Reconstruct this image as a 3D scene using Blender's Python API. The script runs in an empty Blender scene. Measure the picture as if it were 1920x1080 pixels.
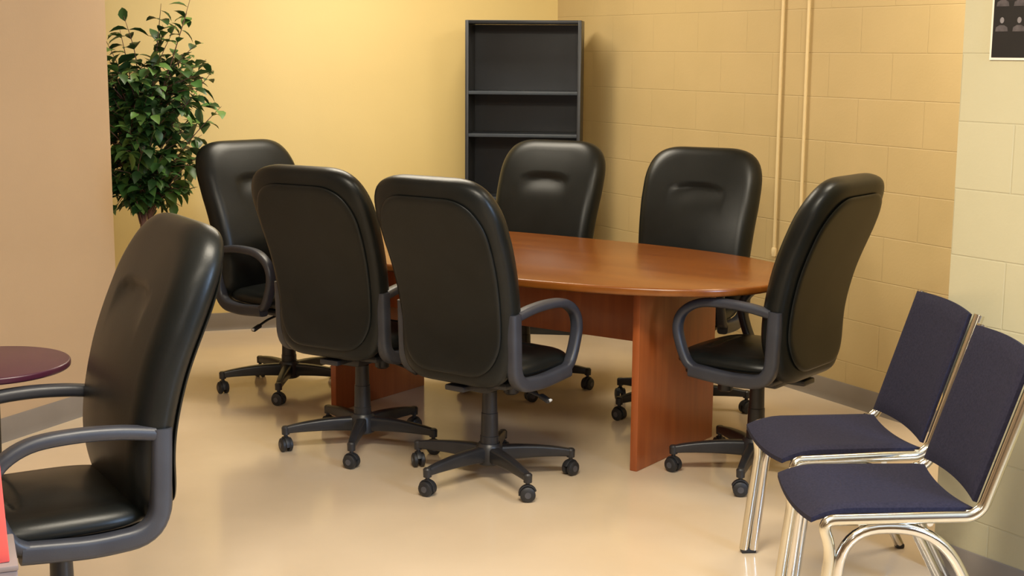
import bpy, bmesh, math, random
from math import sin, cos, pi, radians as R
from mathutils import Vector as V, Matrix, noise

S = bpy.context.scene
COL = S.collection
rnd = random.Random(7)

# ------------------------------------------------------------------ materials
def new_mat(name):
    m = bpy.data.materials.new(name); m.use_nodes = True
    nt = m.node_tree
    b = nt.nodes['Principled BSDF']
    return m, nt, b

def N(nt, kind, **kw):
    n = nt.nodes.new(kind)
    for k, v in kw.items():
        if k in n.inputs: n.inputs[k].default_value = v
        else: setattr(n, k, v)
    return n

def mottled(name, c1, c2, rough, scale=6.0, bump=0.0, bscale=60.0, metal=0.0, spec=0.5, coat=0.0, detail=4.0, bdist=0.002):
    m, nt, b = new_mat(name)
    tc = N(nt, 'ShaderNodeTexCoord')
    no = N(nt, 'ShaderNodeTexNoise'); no.inputs['Scale'].default_value = scale; no.inputs['Detail'].default_value = detail
    nt.links.new(tc.outputs['Object'], no.inputs['Vector'])
    cr = N(nt, 'ShaderNodeValToRGB')
    cr.color_ramp.elements[0].color = (*c1, 1); cr.color_ramp.elements[1].color = (*c2, 1)
    cr.color_ramp.elements[0].position = .3; cr.color_ramp.elements[1].position = .7
    nt.links.new(no.outputs['Fac'], cr.inputs['Fac'])
    nt.links.new(cr.outputs['Color'], b.inputs['Base Color'])
    b.inputs['Roughness'].default_value = rough
    b.inputs['Metallic'].default_value = metal
    b.inputs['Specular IOR Level'].default_value = spec
    b.inputs['Coat Weight'].default_value = coat
    if bump > 0:
        n2 = N(nt, 'ShaderNodeTexNoise'); n2.inputs['Scale'].default_value = bscale; n2.inputs['Detail'].default_value = 3
        nt.links.new(tc.outputs['Object'], n2.inputs['Vector'])
        bp = N(nt, 'ShaderNodeBump'); bp.inputs['Strength'].default_value = bump; bp.inputs['Distance'].default_value = bdist
        nt.links.new(n2.outputs['Fac'], bp.inputs['Height'])
        nt.links.new(bp.outputs['Normal'], b.inputs['Normal'])
    return m

def block_mat(name, c1, c2):
    """painted concrete block: running bond joints as a bump, local X along the wall, local Z up"""
    m, nt, b = new_mat(name)
    tc = N(nt, 'ShaderNodeTexCoord')
    sep = N(nt, 'ShaderNodeSeparateXYZ'); nt.links.new(tc.outputs['Object'], sep.inputs[0])
    cmb = N(nt, 'ShaderNodeCombineXYZ')
    nt.links.new(sep.outputs['X'], cmb.inputs['X']); nt.links.new(sep.outputs['Z'], cmb.inputs['Y'])
    br = N(nt, 'ShaderNodeTexBrick')
    br.inputs['Scale'].default_value = 1.0
    br.inputs['Brick Width'].default_value = .406; br.inputs['Row Height'].default_value = .203
    br.inputs['Mortar Size'].default_value = .0032; br.inputs['Mortar Smooth'].default_value = .6
    br.inputs['Color1'].default_value = (1, 1, 1, 1); br.inputs['Color2'].default_value = (1, 1, 1, 1)
    br.inputs['Mortar'].default_value = (0, 0, 0, 1)
    nt.links.new(cmb.outputs[0], br.inputs['Vector'])
    no = N(nt, 'ShaderNodeTexNoise'); no.inputs['Scale'].default_value = 2.5; no.inputs['Detail'].default_value = 4
    nt.links.new(tc.outputs['Object'], no.inputs['Vector'])
    cr = N(nt, 'ShaderNodeValToRGB'); cr.color_ramp.elements[0].color = (*c1, 1); cr.color_ramp.elements[1].color = (*c2, 1)
    cr.color_ramp.elements[0].position = .3; cr.color_ramp.elements[1].position = .7
    nt.links.new(no.outputs['Fac'], cr.inputs['Fac'])
    mx = N(nt, 'ShaderNodeMix', data_type='RGBA', blend_type='MULTIPLY'); mx.inputs['Factor'].default_value = .05
    nt.links.new(cr.outputs['Color'], mx.inputs[6]); nt.links.new(br.outputs['Color'], mx.inputs[7])
    nt.links.new(mx.outputs[2], b.inputs['Base Color'])
    n2 = N(nt, 'ShaderNodeTexNoise'); n2.inputs['Scale'].default_value = 90; n2.inputs['Detail'].default_value = 3
    nt.links.new(tc.outputs['Object'], n2.inputs['Vector'])
    b1 = N(nt, 'ShaderNodeBump'); b1.inputs['Strength'].default_value = .25; b1.inputs['Distance'].default_value = .002
    nt.links.new(n2.outputs['Fac'], b1.inputs['Height'])
    b2 = N(nt, 'ShaderNodeBump'); b2.inputs['Strength'].default_value = .48; b2.inputs['Distance'].default_value = .003
    nt.links.new(br.outputs['Color'], b2.inputs['Height']); nt.links.new(b1.outputs['Normal'], b2.inputs['Normal'])
    nt.links.new(b2.outputs['Normal'], b.inputs['Normal'])
    b.inputs['Roughness'].default_value = .55
    return m

def wood_mat(name, c1, c2, axis='X', rough=.28):
    m, nt, b = new_mat(name)
    tc = N(nt, 'ShaderNodeTexCoord')
    mp = N(nt, 'ShaderNodeMapping')
    sc = {'X': (1.2, 16, 16), 'Z': (16, 16, 1.2)}[axis]
    mp.inputs['Scale'].default_value = sc
    nt.links.new(tc.outputs['Object'], mp.inputs['Vector'])
    no = N(nt, 'ShaderNodeTexNoise'); no.inputs['Scale'].default_value = 1.6; no.inputs['Detail'].default_value = 6; no.inputs['Distortion'].default_value = .5
    nt.links.new(mp.outputs['Vector'], no.inputs['Vector'])
    cr = N(nt, 'ShaderNodeValToRGB'); cr.color_ramp.elements[0].color = (*c1, 1); cr.color_ramp.elements[1].color = (*c2, 1)
    cr.color_ramp.elements[0].position = .3; cr.color_ramp.elements[1].position = .72
    nt.links.new(no.outputs['Fac'], cr.inputs['Fac']); nt.links.new(cr.outputs['Color'], b.inputs['Base Color'])
    b.inputs['Roughness'].default_value = rough
    b.inputs['Coat Weight'].default_value = .05; b.inputs['Coat Roughness'].default_value = .15
    return m

def leaf_mat():
    m, nt, b = new_mat('ficus_leaf')
    g = N(nt, 'ShaderNodeNewGeometry')
    cr = N(nt, 'ShaderNodeValToRGB')
    e = cr.color_ramp.elements
    e[0].color = (.020, .05, .014, 1); e[0].position = 0
    e[1].color = (.10, .17, .035, 1); e[1].position = 1
    for p, c in ((.45, (.030, .085, .020)), (.75, (.060, .15, .032)), (.92, (.10, .19, .04))):
        x = e.new(p); x.color = (*c, 1)
    nt.links.new(g.outputs['Random Per Island'], cr.inputs['Fac'])
    nt.links.new(cr.outputs['Color'], b.inputs['Base Color'])
    b.inputs['Roughness'].default_value = .42
    b.inputs['Transmission Weight'].default_value = 0
    return m

M = {}
M['back_paint'] = mottled('warm_yellow_wall_paint', (.66, .505, .205), (.69, .53, .22), .55, 1.5, .12, 120)
M['left_paint'] = mottled('peach_tan_wall_paint', (.455, .312, .180), (.485, .335, .195), .6, 2, .12, 120)
M['block_tan'] = block_mat('painted_block_tan', (.49, .365, .17), (.53, .395, .19))
M['block_pale'] = block_mat('painted_block_pale', (.465, .42, .265), (.495, .445, .285))
M['ceil'] = mottled('ceiling_white', (.75, .72, .65), (.8, .77, .7), .8, 8)
M['base'] = mottled('grey_vinyl_base', (.20, .17, .14), (.23, .195, .16), .45, 5)
M['floor'] = mottled('polished_beige_floor', (.60, .475, .33), (.66, .525, .37), .13, 2.2, .02, 14, spec=.5, detail=6)
M['leather'] = mottled('black_leather', (.0045, .0055, .005), (.0075, .0085, .008), .36, 9, .15, 220, spec=.29, bdist=.0012)
M['plastic'] = mottled('black_plastic', (.016, .016, .018), (.022, .022, .025), .38, 12, .1, 300)
M['arm'] = mottled('charcoal_arm_plastic', (.026, .028, .038), (.034, .037, .048), .42, 12, .1, 300)
M['rubber'] = mottled('caster_rubber', (.012, .012, .014), (.02, .02, .022), .5, 20)
M['hubcap'] = mottled('caster_cap_grey', (.05, .05, .06), (.07, .07, .08), .4, 20)
M['chrome'] = mottled('chrome', (.76, .745, .71), (.80, .785, .75), .10, 6, metal=1)
M['satin'] = mottled('champagne_chrome', (.70, .67, .57), (.74, .71, .61), .18, 6, metal=1)
M['navy'] = mottled('navy_fabric', (.0095, .009, .022), (.019, .0175, .037), .85, 160, .5, 500, spec=.25, bdist=.001)
M['wood_top'] = wood_mat('cherry_top', (.155, .043, .006), (.225, .070, .009), 'X', .24)
M['wood_leg'] = wood_mat('cherry_panel', (.27, .065, .016), (.36, .095, .022), 'Z', .34)
M['wood_edge'] = wood_mat('cherry_edge', (.40, .12, .05), (.47, .15, .06), 'X', .25)
M['case'] = mottled('black_laminate', (.007, .009, .012), (.011, .013, .018), .35, 7)
M['case_edge'] = mottled('grey_laminate_edge', (.035, .045, .06), (.05, .06, .075), .4, 7)
M['case_side'] = mottled('charcoal_laminate_side', (.020, .022, .026), (.027, .029, .034), .38, 7)
M['conduit'] = mottled('cream_conduit', (.72, .56, .30), (.76, .60, .33), .45, 8)
M['bark'] = mottled('ficus_bark', (.10, .045, .03), (.20, .10, .07), .8, 30, .5, 60)
M['leaf'] = leaf_mat()
M['wicker'] = mottled('wicker_pot', (.16, .09, .04), (.28, .17, .08), .8, 40, .8, 80)
M['soil'] = mottled('soil', (.03, .02, .012), (.06, .04, .025), .95, 30, .8, 60)
M['maroon'] = mottled('dark_maroon_top', (.050, .011, .028), (.070, .015, .038), .35, 5)
M['black_metal'] = mottled('black_metal', (.02, .02, .02), (.03, .03, .03), .4, 8)
M['red'] = mottled('bright_red_laminate', (.80, .10, .09), (.86, .13, .11), .35, 5)
M['grey_metal'] = mottled('grey_painted_metal', (.20, .16, .155), (.235, .19, .185), .5, 5)
M['poster_black'] = mottled('poster_black', (.005, .004, .0035), (.009, .007, .006), .55, 10)
M['poster_edge'] = mottled('poster_white_edge', (.72, .66, .56), (.78, .72, .62), .5, 10)
M['poster_grey'] = mottled('poster_grey_print', (.05, .042, .043), (.10, .085, .085), .45, 60)
M['poster_pale'] = mottled('poster_pale_print', (.17, .15, .15), (.22, .20, .20), .45, 60)
M['white_mark'] = mottled('pale_plastic', (.6, .6, .58), (.7, .7, .68), .35, 20)

# ------------------------------------------------------------------ mesh helpers
def link(name, bm, mat, parent=None, smooth=True, mats=None, angle=40):
    bmesh.ops.recalc_face_normals(bm, faces=bm.faces)
    me = bpy.data.meshes.new(name); bm.to_mesh(me); bm.free()
    for m in (mats or [mat]): me.materials.append(m)
    o = bpy.data.objects.new(name, me); COL.objects.link(o)
    if parent: o.parent = parent
    if smooth:
        me.polygons.foreach_set('use_smooth', [True] * len(me.polygons))
        try: me.set_sharp_from_angle(angle=R(angle))
        except Exception: pass
    return o

def empty(name, loc=(0, 0, 0), rz=0.0):
    o = bpy.data.objects.new(name, None); COL.objects.link(o)
    o.empty_display_size = .1; o.location = loc; o.rotation_euler = (0, 0, rz)
    return o

def tag(o, label, cat, group=None):
    o['label'] = label; o['category'] = cat
    if group: o['group'] = group
    return o

def structure(o):
    o['kind'] = 'structure'; return o

def box(bm, c, size, rot=None, bevel=0.0, seg=2, mi=0):
    r = bmesh.ops.create_cube(bm, size=1.0)
    vs = r['verts']
    mt = Matrix.Translation(V(c)) @ (rot.to_4x4() if rot else Matrix.Identity(4)) @ Matrix.Diagonal((*size, 1))
    bmesh.ops.transform(bm, matrix=mt, verts=vs)
    fs = set(f for v in vs for f in v.link_faces)
    for f in fs: f.material_index = mi
    if bevel:
        es = set(e for v in vs for e in v.link_edges)
        bmesh.ops.bevel(bm, geom=list(es), offset=bevel, segments=seg, affect='EDGES', profile=.5)
    return vs

def catmull(pts, sub=6, closed=False):
    pts = [V(p) for p in pts]; n = len(pts); out = []
    rng = range(n if closed else n - 1)
    for i in rng:
        if closed: p0, p1, p2, p3 = pts[(i-1) % n], pts[i], pts[(i+1) % n], pts[(i+2) % n]
        else: p0, p1, p2, p3 = pts[max(i-1, 0)], pts[i], pts[i+1], pts[min(i+2, n-1)]
        for k in range(sub):
            t = k / sub
            out.append(.5 * ((2*p1) + (p2-p0)*t + (2*p0-5*p1+4*p2-p3)*t*t + (3*p1-p0-3*p2+p3)*t**3))
    if not closed: out.append(pts[-1])
    return out

def fillet(pts, rad, seg=6):
    """polyline with rounded corners"""
    pts = [V(p) for p in pts]; out = [pts[0]]
    for i in range(1, len(pts)-1):
        r = rad[i] if isinstance(rad, (list, tuple)) else rad
        a, b, c = pts[i-1], pts[i], pts[i+1]
        u = (a-b); w = (c-b)
        r = min(r, u.length*.49, w.length*.49)
        p, q = b + u.normalized()*r, b + w.normalized()*r
        for k in range(seg+1):
            t = k/seg
            out.append((1-t)**2*p + 2*t*(1-t)*b + t*t*q)
    out.append(pts[-1]); return out

def circle_prof(r, n=10):
    return [(r*cos(2*pi*k/n), r*sin(2*pi*k/n)) for k in range(n)]

def rrect_prof(w, h, r, seg=3):
    pr = []
    for cx, cy, a0 in ((w/2-r, h/2-r, 0), (-w/2+r, h/2-r, 90), (-w/2+r, -h/2+r, 180), (w/2-r, -h/2+r, 270)):
        for k in range(seg+1):
            a = R(a0 + 90*k/seg); pr.append((cx+r*cos(a), cy+r*sin(a)))
    return pr

def sweep(bm, path, prof, up=None, closed=False, scales=None, cap=True, mi=0):
    """profile (a, b): a along the side axis, b along the normal; up fixes the side axis"""
    path = [V(p) for p in path]; n = len(path)
    rings = []; prev = None
    for i, p in enumerate(path):
        if closed: t = path[(i+1) % n] - path[(i-1) % n]
        else: t = path[min(i+1, n-1)] - path[max(i-1, 0)]
        t.normalize()
        if up is not None:
            side = V(up); side = (side - t*side.dot(t)).normalized()
        else:
            if prev is None:
                ref = V((0, 0, 1)) if abs(t.z) < .9 else V((1, 0, 0))
                side = t.cross(ref).normalized()
            else:
                side = (prev - t*prev.dot(t)).normalized()
            prev = side
        nn = side.cross(t)
        s = scales[i] if scales else 1.0
        sa, sb = s if isinstance(s, (tuple, list)) else (s, s)
        rings.append([bm.verts.new(p + side*a*sa + nn*b*sb) for a, b in prof])
    m = len(prof)
    for i in range(n if closed else n-1):
        A, B = rings[i], rings[(i+1) % n]
        for k in range(m):
            f = bm.faces.new((A[k], A[(k+1) % m], B[(k+1) % m], B[k])); f.material_index = mi
    if not closed and cap:
        f = bm.faces.new(rings[0][::-1]); f.material_index = mi
        f = bm.faces.new(rings[-1]); f.material_index = mi

def lathe(bm, prof, n=24, mt=None, mi=0):
    """prof = [(r, z)], closed at ends when r = 0"""
    rings = []
    newv = []
    for r, z in prof:
        if r < 1e-6: v = [bm.verts.new((0, 0, z))]
        else: v = [bm.verts.new((r*cos(2*pi*k/n), r*sin(2*pi*k/n), z)) for k in range(n)]
        rings.append(v); newv += v
    for A, B in zip(rings, rings[1:]):
        for k in range(n):
            k2 = (k+1) % n
            if len(A) == 1 and len(B) == 1: continue
            if len(A) == 1: f = bm.faces.new((A[0], B[k], B[k2]))
            elif len(B) == 1: f = bm.faces.new((A[k], A[k2], B[0]))
            else: f = bm.faces.new((A[k], A[k2], B[k2], B[k]))
            f.material_index = mi
    if mt is not None: bmesh.ops.transform(bm, matrix=mt, verts=newv)

def pad(bm, outline, to3d, tf, tb, edge, n_in=14, n_edge=6, carve=None, dome=.25):
    """cushion: outline(k)->(u, v) closed list around the origin; to3d(u, v, n) places it; tf/tb front and back thickness"""
    m = len(outline)
    def ring(s, n):
        out = []
        for (u, v) in outline:
            uu, vv = u*s, v*s
            d = n - (carve(uu, vv) if (carve and n > 0) else 0)
            out.append(bm.verts.new(to3d(uu, vv, d)))
        return out
    def half(T, sign):
        rs = []
        for j in range(1, n_edge+1):
            a = pi/2*j/n_edge
            rs.append(ring(1-edge*(1-cos(a)), sign*T*(1-dome)*sin(a)))
        s0 = 1-edge
        for j in range(1, n_in):
            s = s0*(1-j/n_in)
            rs.append(ring(s, sign*T*((1-dome) + dome*(1-(s/s0)**2))))
        c = bm.verts.new(to3d(0, 0, sign*T - (carve(0, 0) if (carve and sign > 0) else 0)))
        return rs, c
    mid = ring(1, 0)
    for T, sg in ((tf, 1), (tb, -1)):
        rs, c = half(T, sg)
        seq = [mid] + rs
        for A, B in zip(seq, seq[1:]):
            for k in range(m):
                bm.faces.new((A[k], A[(k+1) % m], B[(k+1) % m], B[k]))
        L = seq[-1]
        for k in range(m): bm.faces.new((L[k], L[(k+1) % m], c))

def sgnpow(x, p): return math.copysign(abs(x)**p, x)

def superell(a, b, n, m=72):
    return [(a*sgnpow(cos(2*pi*k/m), 2/n), b*sgnpow(sin(2*pi*k/m), 2/n)) for k in range(m)]

# ------------------------------------------------------------------ executive swivel chair
# local frame: origin on the floor under the column, facing +Y
BH = .385          # half height of the back
def spine(v):      # v in -1..1  -> (y, z)
    t = (v+1)/2
    pts = ((0, -.215, .415), (.25, -.190, .61), (.5, -.222, .805), (.75, -.294, .995), (1, -.382, 1.178))
    for (a, ya, za), (b, yb, zb) in zip(pts, pts[1:]):
        if t <= b+1e-9 or b == 1:
            break
    # smooth interpolation through Lagrange-ish catmull
    i = [p[0] for p in pts].index(a)
    p0 = pts[max(i-1, 0)]; p1 = pts[i]; p2 = pts[i+1]; p3 = pts[min(i+2, 4)]
    w = (t-a)/(b-a)
    f = lambda q0, q1, q2, q3: .5*((2*q1)+(q2-q0)*w+(2*q0-5*q1+4*q2-q3)*w*w+(3*q1-q0-3*q2+q3)*w**3)
    return f(p0[1], p1[1], p2[1], p3[1]), f(p0[2], p1[2], p2[2], p3[2])

def back3d(u, v, n):
    vv = max(-1.2, min(1.2, v/BH))
    t = max(0, min(1, (vv+1)/2))
    y, z = spine(max(-1, min(1, vv)))
    y1, z1 = spine(max(-1, min(1, vv-.04))); y2, z2 = spine(max(-1, min(1, vv+.04)))
    dy, dz = y2-y1, z2-z1; L = math.hypot(dy, dz) or 1
    ny, nz = dz/L, -dy/L                      # forward-facing normal
    s = t*t*(3-2*t)
    wd = .91 + .09*min(1, s*1.35)
    return (u*wd, y+ny*n, z+nz*n)

def back_outline(scale=1.0, m=120):
    hw, hh, rt_, rb_ = .282, BH, .175, .165
    pts = []
    def corner(cx, cy, r, a0):
        for k in range(13):
            a = R(a0 + 90*k/12)
            pts.append(V((cx + r*sgnpow(cos(a), .92), cy + r*sgnpow(sin(a), .92))))
    corner(hw-rt_, hh-rt_, rt_, 0); corner(-hw+rt_, hh-rt_, rt_, 90)
    corner(-hw+rb_, -hh+rb_, rb_, 180); corner(hw-rb_, -hh+rb_, rb_, 270)
    # resample evenly
    n = len(pts); seg = [(pts[(k+1) % n]-pts[k]).length for k in range(n)]; tot = sum(seg)
    out = []; k = 0; acc = 0
    for q in range(m):
        d = tot*q/m
        while acc+seg[k] < d: acc += seg[k]; k += 1
        p = pts[k].lerp(pts[(k+1) % n], (d-acc)/seg[k] if seg[k] else 0)
        out.append((p.x*scale, p.y*scale))
    return out

def back_carve(u, v):
    # the headrest fold, a short crease with a puffed roll above it
    c = .185 - .02*(u/.13)**2
    w = max(0, 1-(abs(u)/.135)**3)
    d = (v-c)
    cr = .017*math.exp(-(d/.065)**2)*w if d < 0 else .017*math.exp(-(d/.007)**2)*w
    return cr

def seat3d(u, v, n):
    z = .463
    f = max(0, v-.12)
    return (u, v+.03, z + n - 1.1*f*f)
def seat_carve(u, v):
    w = max(0, 1-(abs(u)/.15)**3)
    d = v-.105
    return .018*math.exp(-(d/.012)**2)*w

ARM_SPEC = dict(x=.268)
def arm_bm(sx):
    bm = bmesh.new()
    x = .252*sx
    loop = [(-.180, .686), (-.09, .700), (.02, .705), (.12, .695), (.188, .656), (.212, .600),
            (.200, .535), (.165, .462), (.115, .436)]
    path = [V((x, y, z)) for y, z in loop]
    path = catmull(path, 5)
    sweep(bm, path, rrect_prof(.046, .034, .013), up=(1, 0, 0))
    # lower rail, rounded rear corner and rear post
    p2 = fillet([(x, .15, .435), (x, -.02, .420), (x, -.188, .430), (x, -.198, .698)], [0, .05, .095, 0], 8)
    sweep(bm, p2, rrect_prof(.048, .052, .014), up=(1, 0, 0))
    return bm

def caster_bm():
    bm = bmesh.new()
    for s in (-1, 1):
        mt = Matrix.Translation((0, s*.014, .0285)) @ Matrix.Rotation(pi/2, 4, 'X')
        lathe(bm, [(0, -.010), (.022, -.010), (.0285, -.006), (.0285, .006), (.022, .010), (0, .010)], 20, mt, 0)
        mt2 = Matrix.Translation((0, s*.0245, .0285)) @ Matrix.Rotation(pi/2, 4, 'X')
        lathe(bm, [(0, -.0015), (.012, -.0015), (.012, .0015), (0, .0015)], 14, mt2, 1)
    # hood over the wheels and the stem
    hood = [V((.029*cos(a)*1.07, 0, .0285+.030*sin(a)*1.07)) for a in [R(d) for d in range(-10, 161, 17)]]
    sweep(bm, hood, rrect_prof(.020, .006, .002, 2), up=(0, 1, 0))
    lathe(bm, [(0, .045), (.008, .045), (.008, .088), (0, .088)], 12)
    return bm

PARTMESH = {}
def make_exec_chair():
    root = empty('swivel_chair')
    bm = bmesh.new(); pad(bm, back_outline(), back3d, .082, .052, .23, 24, 9, back_carve, .16)
    link('backrest', bm, M['leather'], root, angle=80)
    bm = bmesh.new()
    pad(bm, back_outline(.86), lambda u, v, n: back3d(u, v-.004, n-.047), .004, .014, .08, 10, 4, None, .35)
    link('back_panel', bm, M['leather'], root, angle=60)
    bm = bmesh.new(); pad(bm, superell(.245, .245, 3.6), seat3d, .058, .034, .24, 18, 6, seat_carve, .3)
    link('seat', bm, M['leather'], root, angle=80)
    bm = bmesh.new(); box(bm, (0, .02, .418), (.40, .38, .03), bevel=.012)
    link('seat_pan', bm, M['plastic'], root)
    for s in (-1, 1):
        link('armrest', arm_bm(s), M['arm'], root)
    bm = bmesh.new()
    box(bm, (0, 0, .385), (.15, .24, .045), bevel=.012)
    box(bm, (0, -.15, .395), (.09, .14, .022), bevel=.006)
    link('tilt_mechanism', bm, M['plastic'], root)
    bm = bmesh.new()
    sweep(bm, fillet([(.06, .02, .378), (.14, .03, .366), (.205, .045, .345)], .03), circle_prof(.006, 8))
    box(bm, (.222, .05, .338), (.05, .028, .016), Matrix.Rotation(R(24), 3, 'Y'), .006)
    lv = link('adjustment_lever', bm, M['plastic'], root)
    bm = bmesh.new(); box(bm, (.243, .053, .3335), (.010, .018, .010), Matrix.Rotation(R(24), 3, 'Y'), .003)
    o = link('lever_tip', bm, M['white_mark'], lv)
    bm = bmesh.new()
    lathe(bm, [(0, .305), (.020, .305), (.030, .312), (.031, .345), (.024, .352), (.010, .356), (.010, .37), (0, .37)], 20, Matrix.Translation((0, .14, 0)))
    link('tension_knob', bm, M['plastic'], root)
    bm = bmesh.new()
    lathe(bm, [(0, .07), (.036, .07), (.036, .17), (.034, .172), (.032, .26), (.030, .262), (.028, .345), (0, .345)], 24)
    gl = link('gas_lift', bm, M['plastic'], root)
    bm = bmesh.new(); lathe(bm, [(0, .34), (.016, .34), (.016, .372), (0, .372)], 20)
    link('piston', bm, M['chrome'], gl)
    bm = bmesh.new()
    lathe(bm, [(0, .058), (.040, .058), (.052, .066), (.052, .128), (.042, .142), (0, .142)], 24)
    link('base_hub', bm, M['plastic'], root)
    cas = None
    for k in range(5):
        a = 2*pi*k/5
        leg = bmesh.new()
        path = [V((.03, 0, .100)), V((.12, 0, .103)), V((.20, 0, .101)), V((.27, 0, .096)), V((.318, 0, .090))]
        sweep(leg, catmull(path, 3), rrect_prof(.046, .062, .012), up=(0, 1, 0),
              scales=[(1-.035*i, 1-.046*i) for i in range(13)])
        lathe(leg, [(0, .072), (.016, .072), (.017, .100), (.012, .106), (0, .106)], 14, Matrix.Translation((.318, 0, 0)))
        if k == 0:
            lo = link('base_leg', leg, M['plastic'], root)
        else:
            leg.free(); lo = lo0.copy(); COL.objects.link(lo); lo.parent = root
        if k == 0: lo0 = lo
        lo.rotation_euler = (0, 0, a)
        if k == 0:
            cas = link('caster', caster_bm(), None, lo, mats=[M['rubber'], M['hubcap']])
            c = cas
        else:
            c = cas.copy(); COL.objects.link(c); c.parent = lo
        c.location = (.318, 0, 0); c.rotation_euler = (0, 0, R(35 + 70*((k*37) % 5)))
    return root

def copy_tree(o, parent=None):
    c = o.copy(); COL.objects.link(c)
    if parent: c.parent = parent
    for ch in list(o.children): copy_tree(ch, c)
    return c

proto = make_exec_chair()
G1 = 'black swivel chairs around the oval table'
# (x, y, heading of +Y in degrees, base star angle in world degrees, label, group)
CH = [
 (-1.075, 6.68, -134, -18, 'black high-back swivel chair at the far left end of the table, facing the camera', G1),
 (-.615, 5.685, -31, -20, 'black high-back swivel chair seen from behind, left of the two near ones at the table', G1),
 (-.082, 5.25, -36, 9, 'black high-back swivel chair seen from behind, right of the two near ones at the table', G1),
 (.06, 6.78, 153, 60, 'black high-back swivel chair across the table in front of the dark bookcase', G1),
 (.755, 6.30, 155, -5, 'black high-back swivel chair across the table, left of the two thin wall pipes', G1),
 (.955, 5.35, 52, 35, 'black high-back swivel chair at the right end of the table, beside the navy chairs', G1),
 (-1.165, 3.50, 121, 24, 'large black high-back swivel chair in the left foreground facing the small round table', None),
]
for i, (x, y, h, star, lab, grp) in enumerate(CH):
    c = proto if i == 0 else copy_tree(proto)
    c.location = (x, y, 0); c.rotation_euler = (0, 0, R(h))
    tag(c, lab, 'chair', grp)
    k = 0
    for ch in c.children:
        if ch.name.startswith('base_leg'):
            ch.rotation_euler = (0, 0, R(star - h + 72*k)); k += 1

# ------------------------------------------------------------------ chrome side chairs with navy upholstery
def make_side_chair():
    root = empty('side_chair')
    T = circle_prof(.0152, 12)
    for s in (-1, 1):
        x = .214*s
        bm = bmesh.new()
        a = fillet([(x, -.315, .868), (x, -.185, .470), (x, -.155, .447), (x, .234, .438), (x, .206, .365), (x*1.02, .245, 0.012)],
                   [0, .05, .05, .04, .06, 0], 8)
        sweep(bm, a, T, up=(1, 0, 0))
        box(bm, (x, -.163, .458), (.014, .05, .014), bevel=.005)
        link('seat_frame', bm, M['satin'], root)
        bm = bmesh.new()
        b = fillet([(x, .215, .012), (x, .175, .419), (x, -.075, .416), (x*1.03, -.285, .012)], [0, .11, .12, 0], 9)
        sweep(bm, b, T, up=(1, 0, 0))
        lg = link('leg_frame', bm, M['chrome'], root)
        for (fx, fy) in ((x*1.02, .23), (x*1.03, -.286)):
            bm = bmesh.new()
            box(bm, (fx, fy, .008), (.028, .05 if fy > 0 else .028, .016), bevel=.005)
            link('foot_glide', bm, M['rubber'], lg)
    bm = bmesh.new()
    for y in (.13, -.05):
        sweep(bm, [(-.212, y, .428), (.212, y, .428)], circle_prof(.009, 8))
    link('crossbar', bm, M['chrome'], root)
    # seat: scooped plate with curved front and rear edges
    def plate(name, pos, half_w, y0, y1, c0, c1, thick, sag, nx=20, ny=16):
        bm = bmesh.new(); top = []; bot = []
        for j in range(ny+1):
            rt, rb = [], []
            for i in range(nx+1):
                u = -1+2*i/nx; v = j/ny
                lo = y0 + c0*(1-u*u); hi = y1 + c1*(1-u*u)
                w = lo+(hi-lo)*v
                # rolled border
                e = min(1, (1-abs(u))*half_w/.014 + .0, (v)*(hi-lo)/.014, (1-v)*(hi-lo)/.014)
                e = max(0, e); th = thick*(.45+.55*math.sqrt(max(0, 1-(1-e)**2)))
                rt.append(bm.verts.new(pos(u*half_w, w, th/2, u)))
                rb.append(bm.verts.new(pos(u*half_w, w, -th/2, u)))
            top.append(rt); bot.append(rb)
        for j in range(ny):
            for i in range(nx):
                bm.faces.new((top[j][i], top[j][i+1], top[j+1][i+1], top[j+1][i]))
                bm.faces.new((bot[j][i], bot[j+1][i], bot[j+1][i+1], bot[j][i+1]))
        for j in range(ny):
            for i in (0, nx): bm.faces.new((top[j][i], top[j+1][i], bot[j+1][i], bot[j][i]))
        for i in range(nx):
            for j in (0, ny): bm.faces.new((top[j][i], top[j][i+1], bot[j][i+1], bot[j][i]))
        return link(name, bm, M['navy'], root, angle=50)
    def seat_pos(x, y, n, u):
        drop = 1.4*max(0, y-.15)**2
        return (x, y, .459 - .008*(1-u*u) - drop*1.6 + n)
    plate('seat', seat_pos, .197, -.165, .256, .014, .010, .030, .01)
    dz, dy = .398, -.130; L = math.hypot(dz, dy); ty, tz = dy/L, dz/L
    def back_pos(x, w, n, u):
        n2 = n + .019 - .010*(1-u*u)
        return (x, -.185 + ty*w + tz*n2, .470 + tz*w - ty*n2)
    plate('backrest', back_pos, .197, .005, .413, .012, .012, .026, .01)
    return root

sc = make_side_chair()
sc.location = (1.035, 4.255, 0); sc.rotation_euler = (0, 0, R(96))
tag(sc, 'chrome framed chair with navy fabric, farther of the two at the right wall', 'chair', 'navy fabric side chairs')
s2 = copy_tree(sc)
s2.location = (1.025, 3.705, 0); s2.rotation_euler = (0, 0, R(92))
tag(s2, 'chrome framed chair with navy fabric, nearer of the two at the lower right corner', 'chair', 'navy fabric side chairs')

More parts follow.
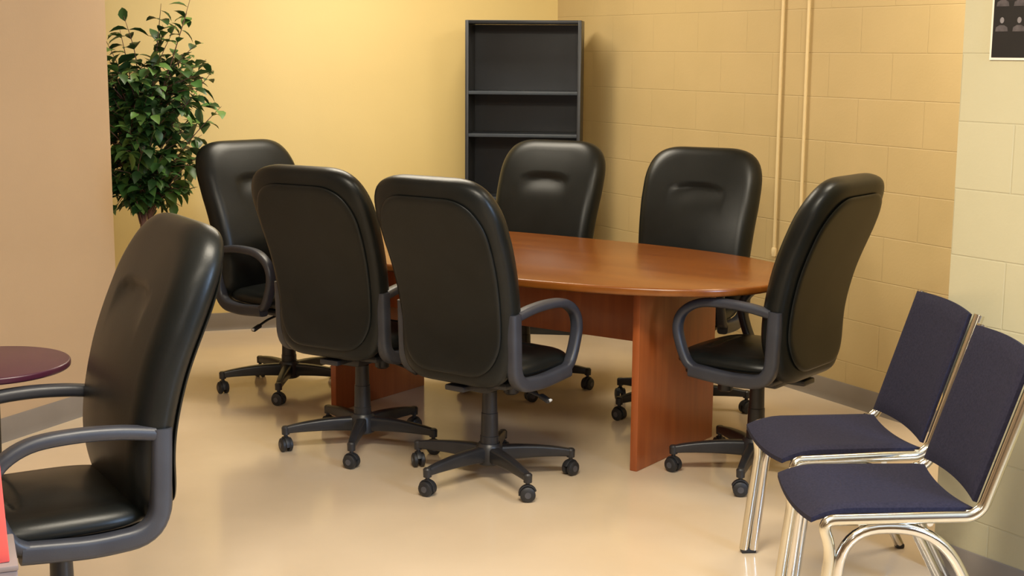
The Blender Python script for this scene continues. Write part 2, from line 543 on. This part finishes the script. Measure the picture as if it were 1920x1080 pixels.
# ------------------------------------------------------------------ conference table
tb = empty('conference_table', (.02, 6.065, 0), math.atan2(-.575, .818))
tag(tb, 'cherry wood oval conference table in the middle of the black swivel chairs', 'table')
def slab(bm, outline, z0, z1, rad, seg=4, mi_edge=0):
    m = len(outline); rings = []
    def ring(off, z):
        out = []
        for (x, y) in outline:
            l = math.hypot(x, y); k = (l-off)/l
            out.append(bm.verts.new((x*k, y*k, z)))
        return out
    for k in range(seg+1):
        a = pi/2*k/seg; rings.append(ring(rad*(1-sin(a)), z0+rad*(1-cos(a))))
    for k in range(seg+1):
        a = pi/2*k/seg; rings.append(ring(rad*(1-cos(a)), z1-rad*(1-sin(a))))
    for A, B in zip(rings, rings[1:]):
        for k in range(m):
            f = bm.faces.new((A[k], A[(k+1) % m], B[(k+1) % m], B[k])); f.material_index = mi_edge
    bm.faces.new(rings[0][::-1]); bm.faces.new(rings[-1])
bm = bmesh.new(); slab(bm, superell(1.255, .605, 2.5, 128), .731, .762, .010)
link('tabletop', bm, M['wood_top'], tb, angle=30)
for sx in (-1, 1):
    bm = bmesh.new(); box(bm, (sx*.787, 0, .3655), (.032, .64, .731), bevel=.003)
    link('panel_leg', bm, M['wood_leg'], tb, angle=30)
bm = bmesh.new(); box(bm, (0, 0, .588), (1.542, .022, .285), bevel=.002)
link('modesty_panel', bm, M['wood_leg'], tb, angle=30)

# ------------------------------------------------------------------ bookcase across the far corner
bc = empty('bookcase', (.052, 8.05, 0), R(-6))
tag(bc, 'tall black empty bookcase standing across the far corner', 'bookcase')
BW, BHh, BD, TH = .655, 1.795, .29, .019
for sx in (-1, 1):
    bm = bmesh.new(); box(bm, (sx*(BW/2-TH/2), BD/2, BHh/2), (TH, BD, BHh), bevel=.0015)
    o = link('side_panel', bm, M['case_side'], bc, angle=30)
bm = bmesh.new(); box(bm, (0, BD/2, BHh-TH/2), (BW-2*TH, BD, TH), bevel=.001); link('top_panel', bm, M['case'], bc, angle=30)
bm = bmesh.new(); box(bm, (0, BD-.005, BHh/2), (BW-2*TH, .006, BHh-.04)); link('back_panel', bm, M['case'], bc, angle=30)
bm = bmesh.new(); box(bm, (0, .03, .04), (BW-2*TH, .016, .08), bevel=.001); link('kick_plate', bm, M['case'], bc, angle=30)
for z in (1.400, 1.160, .80, .44, .09):
    bm = bmesh.new(); box(bm, (0, BD/2-.004, z-TH/2), (BW-2*TH, BD-.018, TH), bevel=.001)
    sh = link('shelf', bm, M['case'], bc, angle=30)
    bm = bmesh.new(); box(bm, (0, .0045, z-TH/2), (BW-2*TH, .002, TH), bevel=.0005)
    link('edge_strip', bm, M['case_edge'], sh, angle=30)

# ------------------------------------------------------------------ room shell
def wall(name, p, q, z0, z1, thick, mat, zoff=0.0):
    """slab whose visible face runs p->q; thickness goes to the left of p->q"""
    p, q = V((*p, 0)), V((*q, 0)); d = q-p; L = d.length
    bm = bmesh.new(); box(bm, (L/2, thick/2, (z0+z1)/2), (L, thick, z1-z0))
    o = link(name, bm, mat, None, smooth=False)
    o.location = p; o.rotation_euler = (0, 0, math.atan2(d.y, d.x))
    return structure(o)
CEIL = 2.75
corner = V((.267, 8.75)); rd = V((.490, -.8717))
def rw(t): return corner + rd*t
pale_c = V((1.349, 4.305)); pd = V((.545, -.839)); pn = V((.839, .545))
def pw(t): return pale_c + pd*t
# where the return of the pale wall meets the tan wall
A = Matrix(((rd.x, -pn.x), (rd.y, -pn.y))); sol = A.inverted() @ (pale_c - corner)
t_hit = sol.x; ret = rw(t_hit)
bdir = (corner - V((-1.69, 8.127))).normalized()
back_l = corner - bdir*3.1
wall('wall_back', tuple(back_l), tuple(corner), 0, CEIL, .12, M['back_paint'])
wall('wall_right', tuple(corner), tuple(ret), 0, CEIL, .12, M['block_tan'])
lp = V((-1.812, 6.379)); ld = V((.411, .912))
def lw(t): return lp - ld*t
ln = V((-.912, .411))
# pale wall with its hidden return as one L-shaped block
def prism(name, poly, z0, z1, mat):
    bm = bmesh.new()
    lo = [bm.verts.new((*p, z0)) for p in poly]; hi = [bm.verts.new((*p, z1)) for p in poly]
    n = len(poly)
    for k in range(n): bm.faces.new((lo[k], lo[(k+1) % n], hi[(k+1) % n], hi[k]))
    bm.faces.new(lo[::-1]); bm.faces.new(hi)
    return link(name, bm, mat, None, smooth=False)
def local_prism(name, org, ang, poly, z0, z1, mat):
    o = prism(name, poly, z0, z1, mat); o.location = (org.x, org.y, 0); o.rotation_euler = (0, 0, ang); return structure(o)
gap = sol.y
local_prism('wall_pale', pale_c, math.atan2(pd.y, pd.x),
            [(0, 0), (6.2, 0), (6.2, .15), (.15, .15), (.15, -sol.y if sol.y < 0 else sol.y), (0, sol.y)], 0, CEIL, M['block_pale'])
local_prism('wall_left', lp, math.atan2(-ld.y, -ld.x), [(0, 0), (8.0, 0), (8.0, -.2), (0, -.2)], 0, CEIL, M['left_paint'])
# closing walls out of the picture
nl = lp + ln*.2
wall('wall_niche', (-2.75, 6.0), tuple(back_l), 0, CEIL, .1, M['left_paint'])
wall('wall_rear', (5.6, -2.2), (-6.2, -2.2), 0, CEIL, .1, M['left_paint'])
bm = bmesh.new(); box(bm, (0, 3.4, -.05), (13, 12.4, .1)); structure(link('floor', bm, M['floor'], None, smooth=False))
bm = bmesh.new(); box(bm, (0, 3.4, CEIL+.05), (13, 12.4, .1)); structure(link('ceiling', bm, M['ceil'], None, smooth=False))

def base(name, p, q, flip=1, h=.102):
    p, q = V((*p, 0)), V((*q, 0)); d = q-p; L = d.length
    bm = bmesh.new()
    prof = [(0, 0), (-.012, 0), (-.007, .010), (-.005, .03), (-.005, h-.004), (-.003, h), (0, h)]
    a = [bm.verts.new((0, y*flip, z)) for y, z in prof]; b = [bm.verts.new((L, y*flip, z)) for y, z in prof]
    n = len(prof)
    for k in range(n): bm.faces.new((a[k], b[k], b[(k+1) % n], a[(k+1) % n]))
    bm.faces.new(a); bm.faces.new(b[::-1])
    o = link(name, bm, M['base'], None, angle=50); o.location = p; o.rotation_euler = (0, 0, math.atan2(d.y, d.x))
    return structure(o)
base('baseboard_back', tuple(back_l), tuple(corner))
base('baseboard_right', tuple(corner), tuple(ret))
base('baseboard_pale', tuple(pale_c), tuple(pw(6.0)))
base('baseboard_left', tuple(lw(7.5)), tuple(lp))

# ------------------------------------------------------------------ pipes on the tan wall
rn = V((-.8717, -.490))
def conduit(t, z0, label, fitting):
    p = rw(t) + rn*.013
    root = empty('wall_conduit', (p.x, p.y, z0), math.atan2(rd.y, rd.x))
    tag(root, label, 'pipe', 'thin cream pipes on the tan block wall')
    bm = bmesh.new(); lathe(bm, [(0, 0), (.0078, 0), (.0078, CEIL-z0), (0, CEIL-z0)], 14); link('pipe', bm, M['conduit'], root)
    if fitting:
        bm = bmesh.new(); lathe(bm, [(0, -.025), (.011, -.025), (.0135, -.010), (.0135, .010), (.010, .018), (0, .018)], 16)
        link('end_fitting', bm, M['conduit'], root)
tl = (V((1.301, 6.909)) - corner).length; tr_ = (V((1.392, 6.748)) - corner).length
conduit(tl, .66, 'left thin cream pipe on the tan wall, ending in a fitting above the table edge', True)
conduit(tr_, .104, 'right thin cream pipe on the tan wall, running down behind the end chair', False)

# ------------------------------------------------------------------ poster on the pale wall
t0 = (V((1.405, 4.22)) - pale_c).length
o0 = pw(t0) - pn*.004
po = empty('wall_poster', (o0.x, o0.y, 1.606), math.atan2(pd.y, pd.x))
tag(po, 'black poster with rows of small grey portraits high on the pale right wall', 'poster')
PW_, PH = .52, .74
bm = bmesh.new(); box(bm, (PW_/2, .001, PH/2), (PW_, .004, PH)); link('white_border', bm, M['poster_edge'], po, smooth=False)
bm = bmesh.new(); box(bm, (PW_/2, -.0012, PH/2), (PW_-.014, .0014, PH-.014)); link('printed_sheet', bm, M['poster_black'], po, smooth=False)
for r_ in range(7):
    for c_ in range(8):
        cx = .038 + c_*.060; cz = .106 + r_*.072
        if cx > PW_-.03 or cz > PH-.04: continue
        # shoulders and head, a thin print
        bm = bmesh.new(); b2 = bmesh.new()
        pts = [(-.022, 0), (.022, 0), (.020, .012), (.008, .018), (-.008, .018), (-.020, .012)]
        a = [bm.verts.new((cx+x, -.0024, cz-.024+z)) for x, z in pts]; bm.faces.new(a)
        hd = [(.0075*cos(2*pi*k/10), .009*sin(2*pi*k/10)) for k in range(10)]
        a = [b2.verts.new((cx+x, -.0024, cz+.008+z)) for x, z in hd]; b2.faces.new(a)
        pr_ = link('portrait', bm, M['poster_grey'], po, smooth=False)
        link('portrait_head', b2, M['poster_pale'], pr_, smooth=False)

# ------------------------------------------------------------------ ficus in the far left corner
tree = empty('potted_ficus', (-1.86, 7.12, 0))
tag(tree, 'tall leafy green ficus tree behind the left wall edge', 'plant')
bm = bmesh.new()
lathe(bm, [(0, 0), (.115, 0), (.135, .05), (.150, .22), (.160, .26), (.150, .262), (.140, .235), (0, .235)], 28)
pot = link('pot', bm, M['wicker'], tree)
bm = bmesh.new(); lathe(bm, [(0, .236), (.138, .236), (.10, .252), (0, .256)], 24); link('soil', bm, M['soil'], tree)
bm = bmesh.new()
for ph in (0, 2.1, 4.2):
    path = []
    for i in range(26):
        t = i/25; a = ph + 5.0*t
        rr = .018 + .012*t
        path.append((rr*cos(a), rr*sin(a), .245+t*1.05))
    sweep(bm, path, circle_prof(.019, 9), scales=[1-.4*i/25 for i in range(26)])
link('trunk', bm, M['bark'], tree)
rt = random.Random(21)
bm_b = bmesh.new(); bm_l = bmesh.new()
def leaf(p, dirv, size):
    d = V(dirv).normalized()
    side = d.cross(V((rt.uniform(-.4, .4), rt.uniform(-.4, .4), 1))).normalized()
    up = side.cross(d)
    L = size; W = size*.29; drop = .18*L
    prof = ((0, .0, 0), (.25, .75, .03), (.5, 1.0, .0), (.75, .66, -.08), (1.0, 0, -.22))
    mid = [bm_l.verts.new(p + d*L*t + up*(L*c)) for t, w, c in prof]
    lft = [bm_l.verts.new(p + d*L*t + up*(L*c+W*.30*w) + side*W*w) for t, w, c in prof[1:4]]
    rgt = [bm_l.verts.new(p + d*L*t + up*(L*c+W*.30*w) - side*W*w) for t, w, c in prof[1:4]]
    for sd in (lft, rgt):
        bm_l.faces.new((mid[0], mid[1], sd[0])); bm_l.faces.new((mid[1], mid[2], sd[1], sd[0]))
        bm_l.faces.new((mid[2], mid[3], sd[2], sd[1])); bm_l.faces.new((mid[3], mid[4], sd[2]))
def twig(p0, p1, nleaf, r0=.004, size=(.065, .105)):
    p0, p1 = V(p0), V(p1)
    mid = (p0+p1)/2 + V((rt.uniform(-.03, .03), rt.uniform(-.03, .03), rt.uniform(.01, .05)))
    path = catmull([p0, mid, p1], 5)
    sweep(bm_b, path, circle_prof(r0, 5), scales=[1-.7*i/(len(path)-1) for i in range(len(path))])
    dr = (p1-p0).normalized()
    for k in range(nleaf):
        t = .25 + .75*(k+rt.random()*.6)/nleaf
        q = path[min(len(path)-1, int(t*(len(path)-1)))]
        sd = V((rt.uniform(-1, 1), rt.uniform(-1, 1), rt.uniform(-.9, .35)))
        leaf(q, dr*.5 + sd, rt.uniform(*size))
def crown_r(z):
    # half width of the crown by height
    pts = ((.74, .16), (.84, .25), (.98, .31), (1.10, .36), (1.34, .38), (1.52, .36), (1.62, .30), (1.70, .20), (1.80, .16), (1.9, .1))
    for (a, ra), (b, rb) in zip(pts, pts[1:]):
        if a <= z <= b: return ra+(rb-ra)*(z-a)/(b-a)
    return .1
for k in range(165):
    z1 = rt.uniform(.93, 1.60)
    a = rt.uniform(0, 2*pi); r = crown_r(z1)*math.sqrt(rt.uniform(.12, 1))
    z0 = max(.75, z1 - rt.uniform(.05, .30)); r0 = min(.03, r*.3)
    twig((r0*cos(a), r0*sin(a), min(z0, 1.30)), (.02+r*cos(a), r*sin(a), z1), rt.randint(8, 11))
for tip, nl in (((.27, -.05, 1.86), 13), ((.23, .05, 1.80), 10), ((.14, -.10, 1.84), 10), ((.12, 0, 1.74), 12), ((-.05, -.08, 1.78), 12), ((-.10, .02, 1.72), 9),
                ((.20, -.10, 1.72), 10), ((.30, .0, 1.66), 9), ((-.15, -.05, 1.66), 8), ((.38, -.08, 1.52), 10), ((.40, .0, 1.34), 10), ((.36, -.1, 1.12), 10),
                ((.24, -.12, .90), 8), ((.20, -.05, .84), 5), ((-.12, -.1, .84), 7)):
    twig((tip[0]*.25, tip[1]*.25, min(1.3, max(.9, tip[2]-.35))), tip, nl)
link('branches', bm_b, M['bark'], tree)
link('foliage', bm_l, M['leaf'], tree, angle=180)

# ------------------------------------------------------------------ small round table at the left edge
rtb = empty('round_side_table', (-1.462, 3.855, 0))
tag(rtb, 'small round dark maroon table at the left edge beside the foreground chair', 'table')
bm = bmesh.new(); slab(bm, superell(.222, .222, 2, 64), .736, .756, .006); link('tabletop', bm, M['maroon'], rtb, angle=30)
bm = bmesh.new(); lathe(bm, [(0, .02), (.018, .02), (.028, .736), (0, .736)], 20); link('pedestal', bm, M['black_metal'], rtb)
bm = bmesh.new(); lathe(bm, [(0, 0), (.12, 0), (.12, .008), (.05, .028), (0, .028)], 32); link('base_plate', bm, M['black_metal'], rtb)

# ------------------------------------------------------------------ grey block and red slab cut by the left edge
cb = empty('grey_cabinet', (-.987, 2.70, 0), R(22))
tag(cb, 'plain grey block in the bottom left corner in front of the foreground chair', 'cabinet')
bm = bmesh.new(); box(bm, (-.20, .10, .2935), (.40, .20, .587), bevel=.004); link('cabinet_body', bm, M['grey_metal'], cb, angle=30)
bm = bmesh.new(); box(bm, (-.20, .10, .593), (.404, .204, .012), bevel=.003); link('cabinet_top', bm, M['grey_metal'], cb, angle=30)
bm = bmesh.new(); box(bm, (-.06, .015, .135), (.12, .03, .27), bevel=.003)
rs = link('red_slab', bm, M['red'], None, angle=30)
sp = V((-.987, 2.70)) + V((cos(R(22)), sin(R(22))))*-.013 + V((-sin(R(22)), cos(R(22))))*.02
rs.location = (sp.x, sp.y, .600); rs.rotation_euler = (0, R(-2.5), R(22))
tag(rs, 'bright red upright slab standing on the grey block at the left edge', 'panel')

# ------------------------------------------------------------------ lights
def area(name, loc, target, size, energy, color, sy=None, spread=180):
    l = bpy.data.lights.new(name, 'AREA'); l.energy = energy; l.color = color
    l.shape = 'RECTANGLE'; l.size = size; l.size_y = sy or size
    l.spread = R(spread)
    o = bpy.data.objects.new(name, l); COL.objects.link(o); o.location = loc
    o.rotation_euler = (V(target)-V(loc)).to_track_quat('-Z', 'Y').to_euler()
    return o
W1 = (1.0, .90, .72)
area('ceiling_lamp_far', (-.55, 7.1, 2.72), (-.55, 7.1, 0), 1.2, 62, W1, .6)
area('ceiling_lamp_near', (0, 2.95, 2.72), (0, 3.3, 0), 1.2, 106, W1, .6)
area('ceiling_lamp_right', (1.45, 5.15, 2.70), (1.92, 5.80, 1.5), .5, 50, W1, 1.2)
area('ceiling_lamp_rear', (-.3, 1.2, 2.72), (-.3, 1.2, 0), 1.2, 50, W1, .6)
area('window_daylight', (2.75, 1.9, 1.55), (-1.0, 3.6, .8), .9, 150, (.45, .66, 1.0), 1.2)
fl = area('camera_flash', (-.10, -.05, 1.66), (.1, 5.5, .7), .08, 10, (1.0, .95, .88), .05)

w = bpy.data.worlds.new('World'); S.world = w; w.use_nodes = True
w.node_tree.nodes['Background'].inputs['Color'].default_value = (1, .9, .75, 1)
w.node_tree.nodes['Background'].inputs['Strength'].default_value = .15

# ------------------------------------------------------------------ camera
cd = bpy.data.cameras.new('Camera'); cam = bpy.data.objects.new('Camera', cd); COL.objects.link(cam)
cd.sensor_width = 36.0; cd.lens = 2650/1920*36; cd.clip_start = .05
pitch = math.atan((540-97)/2650); roll = .007
cam.location = (0, 0, 1.62)
cam.rotation_euler = (Matrix.Rotation(pi/2 - pitch, 3, 'X') @ Matrix.Rotation(roll, 3, 'Z')).to_euler()
S.camera = cam
S.view_settings.view_transform = 'Standard'
S.view_settings.look = 'None'
S.view_settings.gamma = 1.0
S.view_settings.use_curve_mapping = False
S.view_settings.exposure = 0.0
